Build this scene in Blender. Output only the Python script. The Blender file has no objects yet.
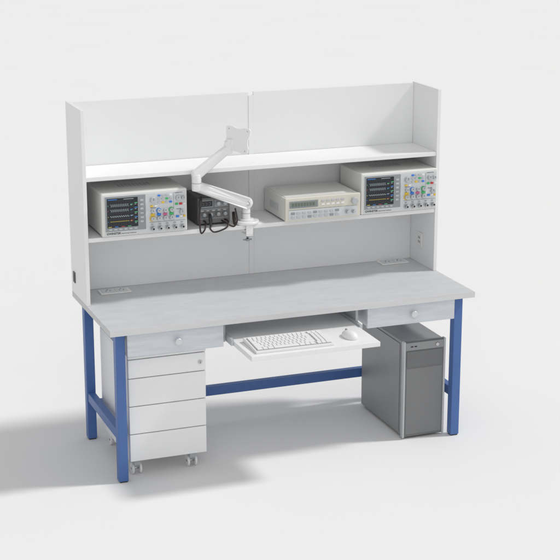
import bpy, bmesh, math, random
from mathutils import Vector, Matrix
random.seed(4)
scene=bpy.context.scene
COL=scene.collection
# ---------------------------------------------------------------- materials
def mat(name,col,rough=.5,metal=0,emit=0,noise=0.0,nscale=(8,8,8),bump=0.0,bscale=200,coat=0,spec=None):
    m=bpy.data.materials.new(name); m.use_nodes=True
    nt=m.node_tree; b=nt.nodes["Principled BSDF"]
    c=(col,col,col) if isinstance(col,(int,float)) else col
    b.inputs["Base Color"].default_value=(*c,1); b.inputs["Roughness"].default_value=rough
    b.inputs["Metallic"].default_value=metal
    if coat: b.inputs["Coat Weight"].default_value=coat
    if spec is not None: b.inputs["Specular IOR Level"].default_value=spec
    if emit:
        b.inputs["Emission Color"].default_value=(*c,1); b.inputs["Emission Strength"].default_value=emit
    tc=nt.nodes.new("ShaderNodeTexCoord")
    if noise:
        mp=nt.nodes.new("ShaderNodeMapping"); mp.inputs["Scale"].default_value=nscale
        nz=nt.nodes.new("ShaderNodeTexNoise"); nz.inputs["Scale"].default_value=1; nz.inputs["Detail"].default_value=8
        nz.inputs["Roughness"].default_value=.6
        rp=nt.nodes.new("ShaderNodeValToRGB")
        rp.color_ramp.elements[0].position=.3; rp.color_ramp.elements[1].position=.7
        rp.color_ramp.elements[0].color=(*[max(0,x*(1-noise)) for x in c],1)
        rp.color_ramp.elements[1].color=(*[min(1,x*(1+noise*.6)) for x in c],1)
        nt.links.new(tc.outputs["Object"],mp.inputs[0]); nt.links.new(mp.outputs[0],nz.inputs["Vector"])
        nt.links.new(nz.outputs["Fac"],rp.inputs[0]); nt.links.new(rp.outputs[0],b.inputs["Base Color"])
    if bump:
        n2=nt.nodes.new("ShaderNodeTexNoise"); n2.inputs["Scale"].default_value=bscale; n2.inputs["Detail"].default_value=3
        bp=nt.nodes.new("ShaderNodeBump"); bp.inputs["Strength"].default_value=bump; bp.inputs["Distance"].default_value=.001
        nt.links.new(tc.outputs["Object"],n2.inputs["Vector"]); nt.links.new(n2.outputs["Fac"],bp.inputs["Height"])
        nt.links.new(bp.outputs[0],b.inputs["Normal"])
    return m
GROUND=mat("ground",.82,.9,noise=.01,nscale=(1.2,1.2,1.2),spec=.1)
WHITE=mat("white_laminate",(.85,.855,.86),.42,noise=.02,nscale=(3,3,3),bump=.08,bscale=300)
TOP=mat("grey_grain_top",(.60,.608,.62),.5,noise=.065,nscale=(9,26,26),bump=.1,bscale=250)
TOPEDGE=mat("worktop_edge",(.66,.665,.675),.5,noise=.05,nscale=(8,30,60))
BLUE=mat("blue_powder_coat",(.066,.150,.395),.42,noise=.06,nscale=(20,20,20),bump=.15,bscale=700)
DRW=mat("pale_wood_drawer",(.67,.705,.75),.5,noise=.09,nscale=(9,20,60),bump=.1)
KNOB=mat("knob_silver",(.66,.67,.69),.35,metal=.4)
PLAST=mat("white_plastic",(.82,.82,.82),.35)
INST=mat("instrument_case",(.76,.76,.74),.45,noise=.02,nscale=(5,5,5),bump=.1,bscale=600)
INSTF=mat("instrument_front",(.66,.68,.69),.45)
CREAM=mat("cream_front",(.70,.68,.59),.45)
GREY=mat("mid_grey_plastic",(.30,.32,.34),.45)
LGREY=mat("light_grey_plastic",(.50,.52,.54),.45)
DARK=mat("dark_plastic",(.035,.037,.04),.4)
DGREY=mat("dark_grey_metal",(.085,.087,.09),.45,noise=.1,nscale=(20,20,20))
STF=mat("station_front",(.17,.172,.175),.42)
SCR=mat("screen_glass",(.008,.01,.014),.12)
LCD=mat("lcd_window",(.22,.26,.23),.2)
LCDI=mat("lcd_ink",(.07,.09,.075),.4)
ET=mat("screen_white",(.55,.65,.70),.5,emit=.2)
EB=mat("screen_blue",(.05,.25,.75),.5,emit=.35)
EG=mat("screen_green",(.1,.6,.25),.5,emit=.3)
EY=mat("screen_yellow",(.75,.62,.1),.5,emit=.2)
ER=mat("screen_red",(.6,.08,.08),.5,emit=.2)
GRID=mat("screen_grid",(.08,.11,.15),.5,emit=.1)
YEL=mat("yellow_button",(.80,.55,.04),.4)
BLU=mat("blue_button",(.03,.22,.75),.4)
PNK=mat("pink_button",(.70,.14,.33),.4)
GRN=mat("green_button",(.05,.50,.14),.4)
RED=mat("red_plastic",(.6,.03,.03),.4)
STEEL=mat("steel",(.55,.55,.56),.28,metal=1)
INK=mat("ink",(.03,.03,.04),.6)
BROWN=mat("dark_brown_cable",(.032,.020,.017),.5)
ARM=mat("arm_white",(.84,.84,.84),.3,coat=.2)
CASE=mat("tower_case_grey",(.29,.295,.30),.42,metal=.1,noise=.05,nscale=(6,6,6))
SILV=mat("tower_silver",(.50,.51,.52),.35,metal=.2)
GLOSS=mat("tower_gloss_front",(.135,.139,.143),.16,coat=.5)
MESH=mat("tower_panel",(.19,.194,.198),.3,coat=.3,bump=.1,bscale=900)
KEYM=mat("key_white",(.82,.82,.82),.45)
KEYB=mat("keyboard_base",(.52,.53,.54),.4)
CAB=mat("white_steel",(.84,.845,.85),.4,noise=.015,nscale=(4,4,4),bump=.1,bscale=500)
GAP=mat("shadow_gap_grey",(.25,.25,.25),.6)
# ---------------------------------------------------------------- mesh builder
class MB:
    def __init__(s): s.bm=bmesh.new(); s.mats=[]
    def mi(s,m):
        if m not in s.mats: s.mats.append(m)
        return s.mats.index(m)
    def add(s,b,m,M=None,smooth=False):
        i=s.mi(m)
        for f in b.faces: f.material_index=i; f.smooth=smooth if smooth in(True,False) else f.smooth
        if M is not None: bmesh.ops.transform(b,matrix=M,verts=b.verts)
        bmesh.ops.recalc_face_normals(b,faces=b.faces)
        me=bpy.data.meshes.new("tmp"); b.to_mesh(me); b.free(); s.bm.from_mesh(me); bpy.data.meshes.remove(me)
    def box(s,x0,x1,y0,y1,z0,z1,m,bv=.0015,seg=2,rot=None):
        b=bmesh.new(); bmesh.ops.create_cube(b,size=1)
        for v in b.verts: v.co=Vector((x0+(v.co.x+.5)*(x1-x0),y0+(v.co.y+.5)*(y1-y0),z0+(v.co.z+.5)*(z1-z0)))
        bv=min(bv,.45*min(x1-x0,y1-y0,z1-z0))
        if bv>0: bmesh.ops.bevel(b,geom=list(b.edges),offset=bv,segments=seg,profile=.5,affect='EDGES')
        s.add(b,m,rot); return s
    def cyl(s,c,r,h,m,axis='Y',r2=None,seg=28,bv=0,M=None):
        b=bmesh.new()
        bmesh.ops.create_cone(b,cap_ends=True,cap_tris=False,segments=seg,radius1=r,radius2=r if r2 is None else r2,depth=h)
        if bv:
            ed=[e for e in b.edges if len(e.link_faces)==2 and any(len(f.verts)>4 for f in e.link_faces)]
            bmesh.ops.bevel(b,geom=ed,offset=bv,segments=2,profile=.5,affect='EDGES')
        for f in b.faces: f.smooth=len(f.verts)<=4
        R={'Z':Matrix(),'Y':Matrix.Rotation(math.pi/2,4,'X'),'X':Matrix.Rotation(math.pi/2,4,'Y')}[axis]
        T=Matrix.Translation(Vector(c))@R
        s.add(b,m,(M@T) if M is not None else T,smooth=None); return s
    def tube(s,pts,r,m,seg=10,closed=False,rs=None):
        b=bmesh.new(); P=[Vector(p) for p in pts]; rings=[]; n=len(P)
        up=Vector((0,0,1)); prev=None
        for i,p in enumerate(P):
            t=(P[min(i+1,n-1)]-P[max(i-1,0)]).normalized()
            if prev is None:
                a=t.cross(up); 
                if a.length<.1: a=t.cross(Vector((0,1,0)))
            else: a=prev-t*prev.dot(t)
            a.normalize(); prev=a; c=t.cross(a)
            rr=rs[i] if rs else r
            rings.append([b.verts.new(p+(a*math.cos(2*math.pi*k/seg)+c*math.sin(2*math.pi*k/seg))*rr) for k in range(seg)])
        for i in range(n-1):
            for k in range(seg): b.faces.new((rings[i][k],rings[i][(k+1)%seg],rings[i+1][(k+1)%seg],rings[i+1][k]))
        b.faces.new(rings[0]); b.faces.new(rings[-1][::-1])
        s.add(b,m,None,smooth=True); return s
    def prism(s,prof,x0,x1,m,bv=.001,M=None):
        """profile in (y,z) extruded along x"""
        b=bmesh.new(); A=[b.verts.new((x0,y,z)) for y,z in prof]; B=[b.verts.new((x1,y,z)) for y,z in prof]
        n=len(prof); b.faces.new(A); b.faces.new(B[::-1])
        for i in range(n): b.faces.new((A[i],A[(i+1)%n],B[(i+1)%n],B[i]))
        bmesh.ops.recalc_face_normals(b,faces=b.faces)
        if bv: bmesh.ops.bevel(b,geom=list(b.edges),offset=bv,segments=2,profile=.5,affect='EDGES')
        s.add(b,m,M); return s
    def text(s,body,x,y,z,size,m,align='LEFT',bold=0.0):
        c=bpy.data.curves.new("txt","FONT"); c.body=body; c.size=size; c.align_x=align; c.extrude=.0002; c.offset=bold
        o=bpy.data.objects.new("txt",c); COL.objects.link(o); dg=bpy.context.evaluated_depsgraph_get()
        me=bpy.data.meshes.new_from_object(o.evaluated_get(dg)); bpy.data.objects.remove(o); bpy.data.curves.remove(c)
        b=bmesh.new(); b.from_mesh(me); bpy.data.meshes.remove(me)
        s.add(b,m,Matrix.Translation((x,y,z))@Matrix.Rotation(math.pi/2,4,'X')); return s
    def obj(s,name,parent=None,loc=(0,0,0),label=None):
        me=bpy.data.meshes.new(name); s.bm.to_mesh(me); s.bm.free()
        for m in s.mats: me.materials.append(m)
        o=bpy.data.objects.new(name,me); COL.objects.link(o); o.location=loc
        if parent: o.parent=parent
        if label: o["label"]=label
        return o
def thing(name,label,cat,loc=(0,0,0),rz=0,group=None):
    e=bpy.data.objects.new(name,None); COL.objects.link(e); e.location=loc; e.rotation_euler=(0,0,rz)
    e.empty_display_size=.05; e["label"]=label; e["category"]=cat
    if group: e["group"]=group
    return e
def dup(o,parent,loc=None):
    c=o.copy(); COL.objects.link(c); c.parent=parent
    if loc is not None: c.location=loc
    return c
# ---------------------------------------------------------------- ground
g=MB(); b=bmesh.new(); bmesh.ops.create_grid(b,x_segments=4,y_segments=4,size=60); g.add(b,GROUND)
go=g.obj("ground"); go["kind"]="structure"
# ---------------------------------------------------------------- workbench
W,D,H,HT,HD=1.8,.7063,.7456,1.6612,.2904
YH=D-HD; TZ=H-.028
bench=thing("workbench","white electronics workbench with blue steel frame standing on the floor","workbench")
m=MB(); m.box(0,W,.0012,D,TZ,H,TOP,.0015); m.box(.0006,W-.0006,0,.0009,TZ+.001,H-.001,TOPEDGE,0); m.obj("tabletop",bench,label="light grey grained worktop")
LS=.044
lx,ly=.037,.052
leg=MB(); leg.box(0,LS,0,LS,.006,TZ-.0005,BLUE,.003); leg.box(.004,LS-.004,.004,LS-.004,0,.0062,DARK,.001)
leg0=leg.obj("leg",bench,(lx,ly,0))
for p in [(W-lx-LS,ly,0),(lx,D-ly-LS+.02,0),(W-lx-LS,D-ly-LS+.02,0)]: dup(leg0,bench,p)
yb=D-ly-LS+.02
for x in (lx,W-lx-LS):
    m=MB(); m.box(x+.004,x+LS-.004,ly+LS+.0005,yb-.0005,.20,.246,BLUE,.003); m.obj("side_rail",bench)
    m=MB(); m.box(x+.004,x+LS-.004,ly+LS+.0005,yb-.0005,TZ-.046,TZ-.001,BLUE,.003); m.obj("top_side_rail",bench)
m=MB(); m.box(lx+LS+.0005,W-lx-LS-.0005,yb+.004,yb+LS-.004,.148,.196,BLUE,.003); m.obj("rear_rail",bench)
m=MB(); m.box(lx+LS+.0005,W-lx-LS-.0005,yb+.004,yb+LS-.004,TZ-.046,TZ-.001,BLUE,.003); m.obj("top_rear_rail",bench)
def drawer(x0,x1,z0):
    d=MB(); z1=TZ-.003
    d.box(x0,x1,.03,.048,z0,z1,DRW,.0015)
    d.box(x0+.006,x1-.006,.0485,.50,z0+.004,z1-.004,DRW,.001)
    o=d.obj("drawer",bench,label="pale wood grain drawer under the worktop")
    k=MB(); xc=(x0+x1)/2+.005; zc=(z0+z1)/2
    k.cyl((xc,.022,zc),.007,.018,KNOB); k.cyl((xc,.009,zc),.017,.014,KNOB,bv=.004); k.obj("drawer_knob",o)
drawer(.087,.537,.606); drawer(1.252,1.708,.613)
# keyboard tray
t=MB(); t.box(.57,1.19,-.255,.33,.618,.641,WHITE,.002); tray=t.obj("keyboard_tray",bench,label="white pull-out keyboard tray")
for x in (.5695,1.1905):
    sgn=-1 if x<.9 else 1
    s=MB(); xa,xb=(x-.013,x) if sgn<0 else (x,x+.013)
    s.box(xa,xb,-.02,.36,.622,.652,LGREY,.001)
    xa,xb=(x-.026,x-.0135) if sgn<0 else (x+.0135,x+.026)
    s.box(xa,xb,.06,.45,.618,TZ-.0005,LGREY,.001); s.obj("slide_rail",tray)
# shelving unit
su=MB(); su.box(.898,.924,D-.0175,D-.006,H+.0005,HT-.02,WHITE,.001); unit=su.obj("shelving_unit",bench,label="tall white shelving unit with two shelves on the worktop")
for x0 in (0,W-.018):
    p=MB(); p.box(x0,x0+.018,YH,D,H+.0003,HT,WHITE,.0015); p.obj("side_panel",unit)
for a,b_ in ((.0185,.8975),(.9245,W-.0185)):
    p=MB(); p.box(a,b_,D-.016,D-.0005,H+.0005,HT-.004,WHITE,.001); p.obj("back_panel",unit)
for z in (1.352,1.067):
    p=MB(); p.box(.0185,W-.0185,YH+.003,D-.0175-.001,z-.02,z,WHITE,.0015); p.obj("shelf",unit)
# sockets
def desk_socket(x,y):
    m=MB(); m.box(x,x+.15,y,y+.075,H+.0003,H+.006,PLAST,.002)
    for i in range(2):
        m.box(x+.012+i*.066,x+.072+i*.066,y+.010,y+.065,H+.0062,H+.0085,INSTF,.001)
        for dx,dy in((.018,.02),(.038,.02),(.028,.038)): m.box(x+.012+i*.066+dx,x+.012+i*.066+dx+.004,y+.01+dy,y+.01+dy+.009,H+.0086,H+.009,INK,0)
    m.obj("desk_socket",bench,label="white flush power socket in the worktop")
desk_socket(.11,.575); desk_socket(1.585,.60)
m=MB(); xx=W-.018; m.box(xx-.006,xx-.0003,.545,.605,.835,.91,PLAST,.002)
for dz in(.02,.042): m.box(xx-.0068,xx-.0061,.566,.570,.835+dz,.835+dz+.012,INK,0); m.box(xx-.0068,xx-.0061,.580,.584,.835+dz,.835+dz+.012,INK,0)
m.obj("wall_socket",bench,label="white socket on the inner face of the side panel")
m=MB(); m.box(-.004,-.0003,.625,.662,.803,.855,DGREY,.001); m.box(-.005,-.0041,.634,.653,.813,.845,DARK,.0005); m.obj("power_inlet",bench,label="black power inlet on the outer side panel")
# ---------------------------------------------------------------- oscilloscopes
def scope(e):
    w,h,d=.405,.205,.27     # local: x 0..w, y 0 front..d, z 0..h
    c=MB(); c.box(0,w,.012,d,.008,h,INST,.005,3)
    c.box(-.0015,w+.0015,0,.03,.005,h+.002,INST,.006,3)
    for i in range(9): c.box(.12+i*.018,.130+i*.018,.14,.20,h+.0001,h+.0006,LGREY,0)
    for x in(.03,w-.05):
        for y in(.04,d-.04): c.box(x,x+.02,y,y+.015,0,.0085,DARK,.001)
    c.obj("case",e)
    f=MB(); f.box(.012,.400,-.003,.0005,.012,h-.008,INSTF,.001)
    f.box(.014,.205,-.0055,-.0032,.030,h-.012,GREY,.001)
    f.text("GWINSTEK",.018,-.0034,.0155,.0135,INK,bold=.0003)
    f.text("Digital Storage Oscilloscope",.088,-.0034,.0165,.0062,INK)
    f.box(.222,.395,-.0040,-.0032,.058,.0595,GREY,0)
    f.box(.340,.3412,-.0040,-.0032,.062,.19,GREY,0)
    for i,tx in enumerate(("CH1","CH2","CH3","CH4","EXT")): f.text(tx,.229+i*.036,-.0034,.0475,.0065,INK)
    f.text("VERTICAL",.228,-.0034,.1245,.006,INK); f.text("TRIGGER",.352,-.0034,.1105,.006,INK); f.text("HORIZONTAL",.346,-.0034,.188,.006,INK)
    fp=f.obj("front_panel",e)
    s=MB(); s.box(.022,.168,-.0065,-.0056,.048,.185,SCR,.0004)
    X0,X1,Z0,Z1=.028,.148,.058,.174
    for i in range(11): x=X0+(X1-X0)*i/10; s.box(x-.0002,x+.0002,-.0069,-.0066,Z0,Z1,GRID,0)
    for i in range(9): z=Z0+(Z1-Z0)*i/8; s.box(X0,X1,-.0069,-.0066,z-.0002,z+.0002,GRID,0)
    for k,(mm,zc,am,fr,sq) in enumerate(((ET,.152,.0048,9,1),(ET,.128,.0048,9,1),(ET,.100,.0035,9,0),(EY,.077,.0014,14,0))):
        last=None
        for i in range(181):
            x=X0+.008+(X1-X0-.030)*i/180; v=math.sin(2*math.pi*fr*i/180)
            v=(1 if v>=0 else -1) if sq else v
            z=zc+am*v
            if last is not None:
                a,bz=min(z,last),max(z,last); s.box(x-.0006,x+.0001,-.0074,-.007,a-.0002,bz+.0002,mm,0)
            last=z
        s.box(X0-.003,X0,-.0069,-.0066,zc-.0012,zc+.0012,(EG,ER,EY,EB)[k],0)
        s.box(X1-.016,X1-.004,-.0074,-.007,zc+.001,zc+.0024,(EG,EB,ET,ER)[k],0); s.box(X1-.016,X1-.008,-.0074,-.007,zc-.0022,zc-.001,(ET,EG,EB,EY)[k],0)
    for i in range(5):
        s.box(.1525,.1655,-.0069,-.0066,.158-i*.022,.1605-i*.022,EB if i%2 else EG,0); s.box(.1525,.161,-.0069,-.0066,.152-i*.022,.1535-i*.022,ET,0)
    s.box(.026,.07,-.0069,-.0066,.1785,.1805,EB,0); s.box(.10,.148,-.0069,-.0066,.1785,.1800,ET,0)
    for i,mm in enumerate((EY,EB,ER,EG)): s.box(.026+i*.031,.042+i*.031,-.0069,-.0066,.0510,.0528,mm,0)
    s.obj("screen",fp)
    def btn(name,x,z,mm,w_=.011,h_=.006): 
        q=MB(); q.box(x-w_/2,x+w_/2,-.0080,-.0031,z-h_/2,z+h_/2,mm,.001); q.obj(name,e)
    def knob(x,z,r,mm=LGREY,ring=None):
        q=MB()
        if ring: q.cyl((x,-.0045,z),r*1.28,.003,ring)
        q.cyl((x,-.012,z),r,.018,mm,r2=r*.9,bv=.001); q.box(x-.0007,x+.0007,-.0222,-.0212,z,z+r*.8,INK,0); q.obj("knob",e)
    for i in range(6): btn("soft_key",.187,.168-i*.020,LGREY,.016,.009)
    for i in range(6): btn("soft_key",.036+i*.024,.0385,LGREY,.014,.006)
    knob(.240,.164,.0145,LGREY)
    for r in range(3):
        for cc in range(4): btn("button",.270+cc*.0185,.183-r*.0165,{(0,0):BLU,(1,2):GRN,(2,1):YEL,(2,3):BLU}.get((r,cc),LGREY if (r+cc)%3 else PLAST),.013,.008)
    knob(.360,.166,.012,LGREY); knob(.385,.166,.009,LGREY)
    btn("run_button",.354,.137,GRN,.014,.009); btn("button",.374,.137,RED,.014,.009); btn("button",.391,.137,PLAST,.010,.009)
    for i,mm in enumerate((YEL,BLU,PNK,GRN)):
        x=.238+i*.030
        knob(x,.112,.0098,ring=(None,BLU,None,GRN)[i]); btn("channel_button",x,.094,mm,.019,.0105); knob(x,.0755,.0112,ring=mm if i==0 else None)
    btn("button",.234,.135,YEL,.013,.008); btn("button",.254,.135,PLAST,.013,.008)
    knob(.378,.099,.012); btn("button",.357,.078,BLU,.014,.009); btn("button",.375,.078,PLAST,.014,.009); btn("button",.391,.078,YEL,.010,.009)
    for i in range(5):
        q=MB(); x=.236+i*.036
        q.cyl((x,-.005,.031),.0118,.006,LGREY); q.cyl((x,-.016,.031),.0075,.020,STEEL); q.cyl((x,-.0262,.031),.005,.001,INK); q.obj("input_connector",e)
s1=thing("oscilloscope","white oscilloscope with dark screen standing beside the soldering station","oscilloscope",(.081,YH-.02,1.0672),group="oscilloscopes on the lower shelf")
scope(s1)
s2=thing("oscilloscope","white oscilloscope with dark screen standing beside the beige signal generator","oscilloscope",(1.374,YH-.02,1.0672),group="oscilloscopes on the lower shelf")
def copytree(src,dst):
    for c in list(src.children):
        n=dup(c,dst); copytree(c,n)
copytree(s1,s2)
# ---------------------------------------------------------------- signal generator
sg=thing("signal_generator","flat beige bench instrument with buttons, lying on the lower shelf","signal generator",(.974,YH-.036,1.0672))
w,h,d=.385,.118,.295
m=MB(); m.box(0,w,.008,d,.008,h,INST,.004,3); m.box(.01,w-.01,.03,d-.01,h+.0002,h+.002,INST,.001)
for x in(.03,w-.05):
    for y in(.045,d-.04): m.box(x,x+.02,y,y+.02,0,.0085,DARK,.001)
for i in range(10): m.box(-.0006,-.0001,.10+i*.012,.106+i*.012,.04,.075,LGREY,0)
m.obj("case",sg)
m=MB(); m.box(-.002,w+.002,0,.016,.004,h+.002,CREAM,.004,3); m.box(.014,w-.014,-.0012,.0002,.014,.060,INSTF,.0006)
m.box(.014,w-.014,-.0016,-.0013,.0605,.0618,GREY,0)
m.obj("front_panel",sg)
m=MB(); m.box(.018,.165,-.0026,-.0001,.070,.104,GREY,.001); m.box(.024,.159,-.0034,-.0027,.075,.099,LCD,.0004)
for i in range(8):
    x=.031+i*.0150
    for z in(.0795,.0860,.0925): m.box(x,x+.0085,-.0039,-.0035,z,z+.0012,LCDI,0)
    m.box(x,x+.0012,-.0039,-.0035,.0795,.0937,LCDI,0); m.box(x+.0073,x+.0085,-.0039,-.0035,.0795,.0937,LCDI,0)
m.obj("display",sg)
for r in range(2):
    for i in range(9):
        q=MB(); x=.026+i*.0285; z=.051-r*.020; q.box(x,x+.019,-.005,-.001,z-.011,z,(LGREY if (i+r)%4 else GREY),.001); q.obj("button",sg)
for r in range(2):
    for i in range(5):
        q=MB(); x=.182+i*.0255; z=.101-r*.017; q.box(x,x+.017,-.004,.0004,z-.009,z,PLAST if r else LGREY,.001); q.obj("button",sg)
q=MB(); q.cyl((.352,-.010,.086),.016,.022,LGREY,bv=.002); q.obj("dial_knob",sg)
for x in(.315,.348):
    q=MB(); q.cyl((x,-.004,.034),.010,.006,LGREY); q.cyl((x,-.012,.034),.0065,.018,STEEL); q.obj("output_connector",sg)
# ---------------------------------------------------------------- soldering station
so=thing("soldering_station","dark grey soldering station with dark brown cables on the lower shelf","soldering station",(.562,.470,1.0672))
m=MB(); w,h,d=.163,.138,.19
m.box(0,w,.006,d,.006,h,DGREY,.005,3)
for i in range(6): m.box(.025+i*.019,.035+i*.019,.06,.15,h+.0001,h+.0006,DARK,0)
for x in(.02,w-.04):
    for y in(.02,d-.04): m.box(x,x+.02,y,y+.02,0,.0065,DARK,.001)
m.obj("case",so)
m=MB(); m.box(.004,w-.004,0,.0062,.01,h-.004,STF,.002); m.box(.012,.078,-.0012,-.0001,.088,.124,GREY,.0005); m.box(.084,.152,-.0012,-.0001,.088,.124,GREY,.0005)
m.box(.016,.074,-.0018,-.0013,.093,.119,SCR,.0003)
for i in range(3): x=.021+i*.017; m.box(x,x+.009,-.0022,-.0019,.099,.0999,GREY,0); m.box(x,x+.009,-.0022,-.0019,.111,.1119,GREY,0); m.box(x+.0081,x+.009,-.0022,-.0019,.099,.1115,GREY,0)
for z in(.078,.034): m.box(.012,.152,-.001,-.0001,z,z+.0015,LGREY,0)
for i in range(5): m.box(.016+i*.028,.030+i*.028,-.001,-.0001,.071,.0735,PLAST,0)
m.obj("front_panel",so)
for x,z in((.030,.055),(.064,.055),(.100,.055),(.134,.055),(.101,.106),(.134,.106)):
    q=MB(); q.cyl((x,-.008,z),.0095,.016,LGREY if z>.08 else GREY,bv=.001); q.box(x-.0008,x+.0008,-.0168,-.0161,z,z+.008,PLAST,0); q.obj("knob",so)
def smooth(P,n=8):
    P=[Vector(p) for p in P]; out=[]
    for i in range(len(P)-1):
        p0=P[max(i-1,0)];p1=P[i];p2=P[i+1];p3=P[min(i+2,len(P)-1)]
        for k in range(n):
            t=k/n; out.append(.5*((2*p1)+(-p0+p2)*t+(2*p0-5*p1+4*p2-p3)*t*t+(-p0+3*p1-3*p2+p3)*t**3))
    return out+[P[-1]]
q=MB(); q.tube(smooth([(.03,0,.024),(.03,-.03,.022),(.014,-.064,-.002),(-.006,-.070,-.016),(-.012,-.070,.02),(-.010,-.060,.065),(-.004,-.05,.105)]),.004,BROWN); q.tube([(-.004,-.05,.100),(0,-.045,.125),(.006,-.035,.15)],.0075,DARK,rs=[.006,.009,.006]); q.obj("cable",so)
q=MB(); q.tube(smooth([(.135,0,.024),(.14,-.035,.022),(.125,-.064,.002),(.09,-.068,-.012),(.058,-.068,-.016),(.042,-.064,-.002),(.05,-.045,.008)]),.004,BROWN); q.tube(smooth([(.12,0,.020),(.13,-.045,.014),(.158,-.064,.002),(.176,-.062,.03),(.172,-.045,.085)]),.004,BROWN); q.obj("cable",so)
for x0,mm in((.05,DARK),(.168,BROWN)):
    q=MB(); q.tube([(x0,-.045,.006),(x0+.004,-.03,.03),(x0+.006,-.015,.06)],.007,mm,rs=[.005,.009,.007]); q.obj("probe_handle",so)
# ---------------------------------------------------------------- monitor arm
ma=thing("monitor_arm","white articulated monitor arm clamped to the lower shelf edge","monitor arm",(.800,YH+.042,1.0672))
m=MB(); m.cyl((0,0,.008),.062,.015,ARM,'Z',seg=48,bv=.004); m.cyl((0,0,.019),.036,.008,ARM,'Z',seg=40,bv=.002)
m.box(-.017,.017,-.051,-.0442,-.046,.006,ARM,.002); m.box(-.017,.017,-.051,.02,-.053,-.0462,ARM,.002)
m.obj("clamp_base",ma)
m=MB(); m.cyl((0,-.02,-.052),.005,.045,STEEL,'Z'); m.cyl((0,-.02,-.027),.015,.005,STEEL,'Z'); m.cyl((0,-.02,-.078),.011,.010,GREY,'Z',bv=.002); m.box(-.022,.022,-.024,-.016,-.080,-.074,GREY,.002); m.obj("clamp_screw",ma)
m=MB(); m.cyl((0,0,.052),.021,.062,ARM,'Z',bv=.002); m.cyl((0,0,.05),.0215,.004,LGREY,'Z'); m.obj("post",ma)
def beam(p0,p1,r0,r1,th,seg=18,mm=ARM):
    p0=Vector(p0);p1=Vector(p1);dv=p1-p0;a=math.atan2(dv.z,dv.x);b=bmesh.new();out=[]
    L=math.hypot(dv.x,dv.z)
    for i in range(seg+1): t=math.pi/2+math.pi*i/seg; out.append((r0*math.cos(t),r0*math.sin(t)))
    for i in range(seg+1): t=-math.pi/2+math.pi*i/seg; out.append((L+r1*math.cos(t),r1*math.sin(t)))
    A=[];B=[]
    for u,v in out:
        x=p0.x+u*math.cos(a)-v*math.sin(a); z=p0.z+u*math.sin(a)+v*math.cos(a); yy=p0.y+(p1.y-p0.y)*max(0,min(1,u/L))
        A.append(b.verts.new((x,yy-th/2,z)));B.append(b.verts.new((x,yy+th/2,z)))
    n=len(A); fa=b.faces.new(A);fb=b.faces.new(B[::-1])
    for i in range(n): b.faces.new((A[i],A[(i+1)%n],B[(i+1)%n],B[i]))
    bmesh.ops.recalc_face_normals(b,faces=b.faces)
    bmesh.ops.bevel(b,geom=list(fa.edges)+list(fb.edges),offset=th*.3,segments=4,profile=.5,affect='EDGES')
    for f in b.faces: f.smooth=len(f.verts)<=4
    q=MB(); q.add(b,mm,None,smooth=None); return q
q=beam((0,-.006,.100),(-.265,-.072,.212),.030,.025,.040); q.cyl((0,-.008,.100),.012,.046,LGREY); q.obj("lower_arm",ma)
q=MB(); q.cyl((-.268,-.072,.232),.023,.080,ARM,'Z',bv=.004); q.cyl((-.268,-.072,.230),.0235,.004,LGREY,'Z'); q.obj("elbow_joint",ma)
q=beam((-.268,-.072,.268),(-.118,-.076,.378),.024,.020,.038); q.obj("upper_arm",ma)
q=MB(); q.cyl((-.112,-.076,.388),.019,.062,ARM,'Z',bv=.004); q.box(-.122,-.082,-.094,-.060,.385,.428,ARM,.008,3); q.obj("tilt_joint",ma)
R=Matrix.Translation((-.076,-.100,.424))@Matrix.Rotation(math.radians(-40),4,'Z')@Matrix.Rotation(math.radians(-8),4,'X')@Matrix.Rotation(math.radians(6),4,'Y')
q=MB()
prof=[]; hs=.060
cor=[(-1,-1),(1,-1),(1,1),(-1,1)]
for k in range(4):
    a=Vector(cor[k])*hs; b2=Vector(cor[(k+1)%4])*hs; nrm=-((a+b2)/2).normalized(); tan=(b2-a).normalized()
    prof.append(tuple(a+tan*.008))
    for i in range(8):
        t=.25+.5*i/7; s_=math.sin(math.pi*(i/7)); pnt=a.lerp(b2,t)+nrm*s_*.007; prof.append((pnt.x,pnt.y))
    prof.append(tuple(b2-tan*.008))
RX=R@Matrix.Rotation(math.pi/2,4,'Z')
q.prism(prof,-.006,.005,ARM,.001,M=RX)
q.box(-.030,.030,.0065,.032,-.030,.030,ARM,.006,3,rot=R)
for sx in(-1,1):
    for sz in(-1,1): q.cyl((sx*.046,-.0065,sz*.046),.003,.0012,LGREY,M=R)
q.obj("mounting_plate",ma)
# ---------------------------------------------------------------- keyboard + mouse
kb=thing("keyboard","white computer keyboard lying on the pull-out tray","keyboard",(.602,-.228,.6412),math.radians(-1))
kw,kd=.370,.190
m=MB(); m.prism([(0,0),(kd,0),(kd,.020),(kd-.012,.021),(0,.011)],0,kw,PLAST,.002); m.obj("keyboard_case",kb)
sl=math.atan2(.010,kd-.012)
Rk=Matrix.Translation((0,0,.0112))@Matrix.Rotation(sl,4,'X')
m=MB(); m.box(.008,kw-.008,.010,kd-.022,.0003,.0010,KEYB,0,rot=Rk); m.obj("key_bed",kb)
rows=[[1]*13+['g']+[1]*3,[1]*13+[1.8,'g']+[1]*3,[1.5]+[1]*12+[1.3,'g']+[1]*3,[1.8]+[1]*11+[2,'g']+[1]*3,[2.3]+[1]*10+[2.5,'g']+[1]*3,[1.3,1.1,1.3,5.6,1.3,1.1,1.1,'g',1,1,1]]
hrow=(kd-.034)/6
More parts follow.
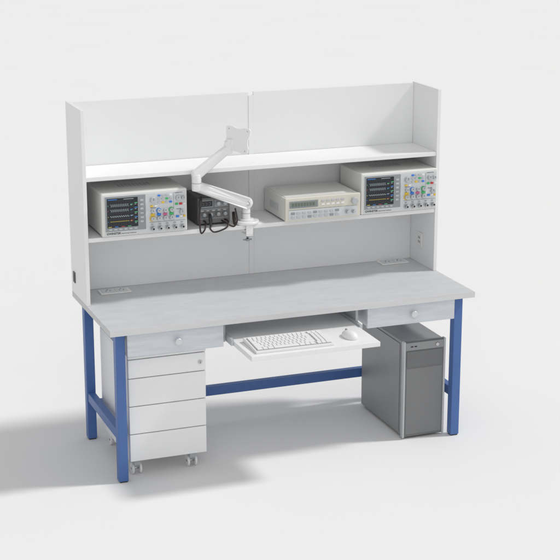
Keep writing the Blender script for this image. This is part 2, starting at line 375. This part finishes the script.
for ri,row in enumerate(rows):
    units=sum(.4 if k=='g' else k for k in row); u=(kw-.020)/units; x=.010
    y1=kd-.023-ri*hrow; y0=y1-hrow+.003
    for k in row:
        if k=='g': x+=.4*u; continue
        q=MB(); q.box(x+.0013,x+k*u-.0013,y0,y1,.0012,.0058,KEYM,.0012,1,rot=Rk); q.obj("key",kb); x+=k*u
ms=thing("computer_mouse","small white computer mouse resting beside the keyboard","computer mouse",(1.085,-.145,.6412),math.radians(8))
b=bmesh.new(); bmesh.ops.create_uvsphere(b,u_segments=28,v_segments=16,radius=1)
for v in b.verts:
    v.co=Vector((v.co.x*.031*(1-.08*v.co.y),v.co.y*.054,max(v.co.z,-.12)*.030*(1-.15*v.co.y)+.004))
q=MB(); q.add(b,PLAST,None,smooth=True); q.obj("mouse_body",ms)
q=MB(); q.cyl((0,.030,.028),.006,.006,GREY,'X'); q.obj("scroll_wheel",ms)
# ---------------------------------------------------------------- drawer cabinet
cb=thing("drawer_cabinet","white mobile drawer cabinet on casters standing under the worktop","cabinet",(.097,.075,0))
w,d=.368,.50; z0,z1=.088,.591
m=MB(); m.box(0,w,.018,d,z0,z1-.012,CAB,.002); m.box(0,w,.0,d,z1-.0118,z1,CAB,.002); m.box(.004,w-.004,.014,.0178,z0+.002,z1-.013,GAP,0); m.obj("cabinet_body",cb)
lv=[z1-.0135,z1-.104,z1-.104-.134,z1-.104-.268,z0]
for i in range(4):
    q=MB(); q.box(.0012,w-.0012,0,.0138,lv[i+1]+(.0 if i==3 else .0018),lv[i]-.0018,CAB,.002); o=q.obj("drawer_front" if i else "header_panel",cb)
q=MB(); q.cyl((w-.028,-.002,z1-.060),.009,.006,STEEL,bv=.001); q.box(w-.029,w-.027,-.0056,-.0051,z1-.065,z1-.055,INK,0); q.obj("lock",cb)
for x in(.045,w-.055):
    for y in(.06,d-.05):
        q=MB(); q.box(x-.022,x+.022,y-.022,y+.022,z0-.006,z0-.0005,LGREY,.001); q.cyl((x,y,z0-.012),.010,.012,STEEL,'Z'); q.prism([(y-.016,z0-.018),(y+.014,z0-.018),(y+.026,.034),(y+.010,.028),(y-.012,.05)],x-.014,x+.014,LGREY,.002)
        o=q.obj("caster",cb)
        q=MB(); q.cyl((x-.018,y+.012,.027),.027,.010,PLAST,'X',bv=.002); q.cyl((x+.018,y+.012,.027),.027,.010,PLAST,'X',bv=.002); q.cyl((x,y+.012,.027),.006,.046,STEEL,'X'); q.obj("wheel",o)
# ---------------------------------------------------------------- computer tower
pc=thing("computer_tower","grey desktop computer tower standing on the floor under the worktop","computer",(1.474,.092,0))
w,d,h=.222,.51,.500
m=MB(); m.box(.004,w-.004,.022,d,.014,h-.004,CASE,.004,3)
m.box(.0,.0038,.05,d-.02,.028,h-.02,CASE,.001); m.box(w-.0038,w,.05,d-.02,.028,h-.02,CASE,.001)
m.obj("case",pc)
for x in(.03,w-.05):
    for y in(.05,d-.07): q=MB(); q.box(x,x+.02,y,y+.03,0,.0138,DARK,.002); q.obj("foot",pc)
m=MB(); m.box(0,w,.0,.0215,.010,h,GLOSS,.006,3)
m.box(-.001,.009,-.005,.0218,.008,h+.001,SILV,.003,3); m.box(w-.009,w+.001,-.005,.0218,.008,h+.001,SILV,.003,3)
m.box(.0095,w-.0095,-.003,-.0002,h-.044,h-.006,CASE,.001)
fp=m.obj("front_bezel",pc)
q=MB(); q.box(.016,w-.016,-.0026,-.0003,h-.130,h-.050,GLOSS,.0020,3); q.box(.016,w-.016,-.0030,-.0027,h-.0905,h-.0895,MESH,0); q.obj("drive_bay",fp)
# gently bowed lower panel
q=MB(); b=bmesh.new(); NX,NZ=16,20; vs=[]
for j in range(NZ+1):
    row=[]
    for i in range(NX+1):
        u=i/NX*2-1; v=j/NZ
        row.append(b.verts.new((w/2+u*(w/2-.016),-.0008-.007*(1-u*u)*math.sin(math.pi*v)**.6,.024+v*(h-.162))))
    vs.append(row)
for j in range(NZ):
    for i in range(NX): b.faces.new((vs[j][i],vs[j][i+1],vs[j+1][i+1],vs[j+1][i]))
me_f=list(b.faces); q.add(b,MESH,None,smooth=True)
q.obj("lower_front_panel",fp)
q=MB(); q.cyl((w-.045,-.005,h-.026),.009,.006,STEEL,bv=.001); q.obj("power_button",fp)
for i in range(2): q=MB(); q.box(.035+i*.02,.048+i*.02,-.0038,-.0031,h-.029,h-.023,INK,0); q.obj("usb_port",fp)
# ---------------------------------------------------------------- camera, light
cx,cy,cz,yaw,pt,f=[-1.6224,-6.3891,2.8044,.3624,.2714,1560.5621]
cam=bpy.data.cameras.new("camera"); co=bpy.data.objects.new("camera",cam); COL.objects.link(co); scene.camera=co
co.location=(cx,cy,cz); co.rotation_euler=(math.pi/2-pt,0,-yaw); cam.lens=f/560*36; cam.sensor_width=36; cam.clip_end=300
w_=bpy.data.worlds.new("World"); scene.world=w_; w_.use_nodes=True
bg=w_.node_tree.nodes["Background"]; bg.inputs[0].default_value=(1,1,1,1); bg.inputs[1].default_value=.50
def sun(name,dirv,e,ang,col=(1,1,1)):
    L=bpy.data.lights.new(name,'SUN'); L.energy=e; L.angle=math.radians(ang); L.color=col
    lo=bpy.data.objects.new(name,L); COL.objects.link(lo)
    dirv=Vector(dirv); lo.rotation_euler=dirv.to_track_quat('Z','Y').to_euler(); lo.location=dirv*5
sun("key_sun",(.74,-.15,.85),1.95,7,(1,.99,.98))
sun("added_front_fill",(-.25,-1,.75),.46,50)  # added wide fill, lifts the front faces without hard shadows
scene.view_settings.view_transform='Standard'; scene.view_settings.look='None'; scene.view_settings.exposure=0
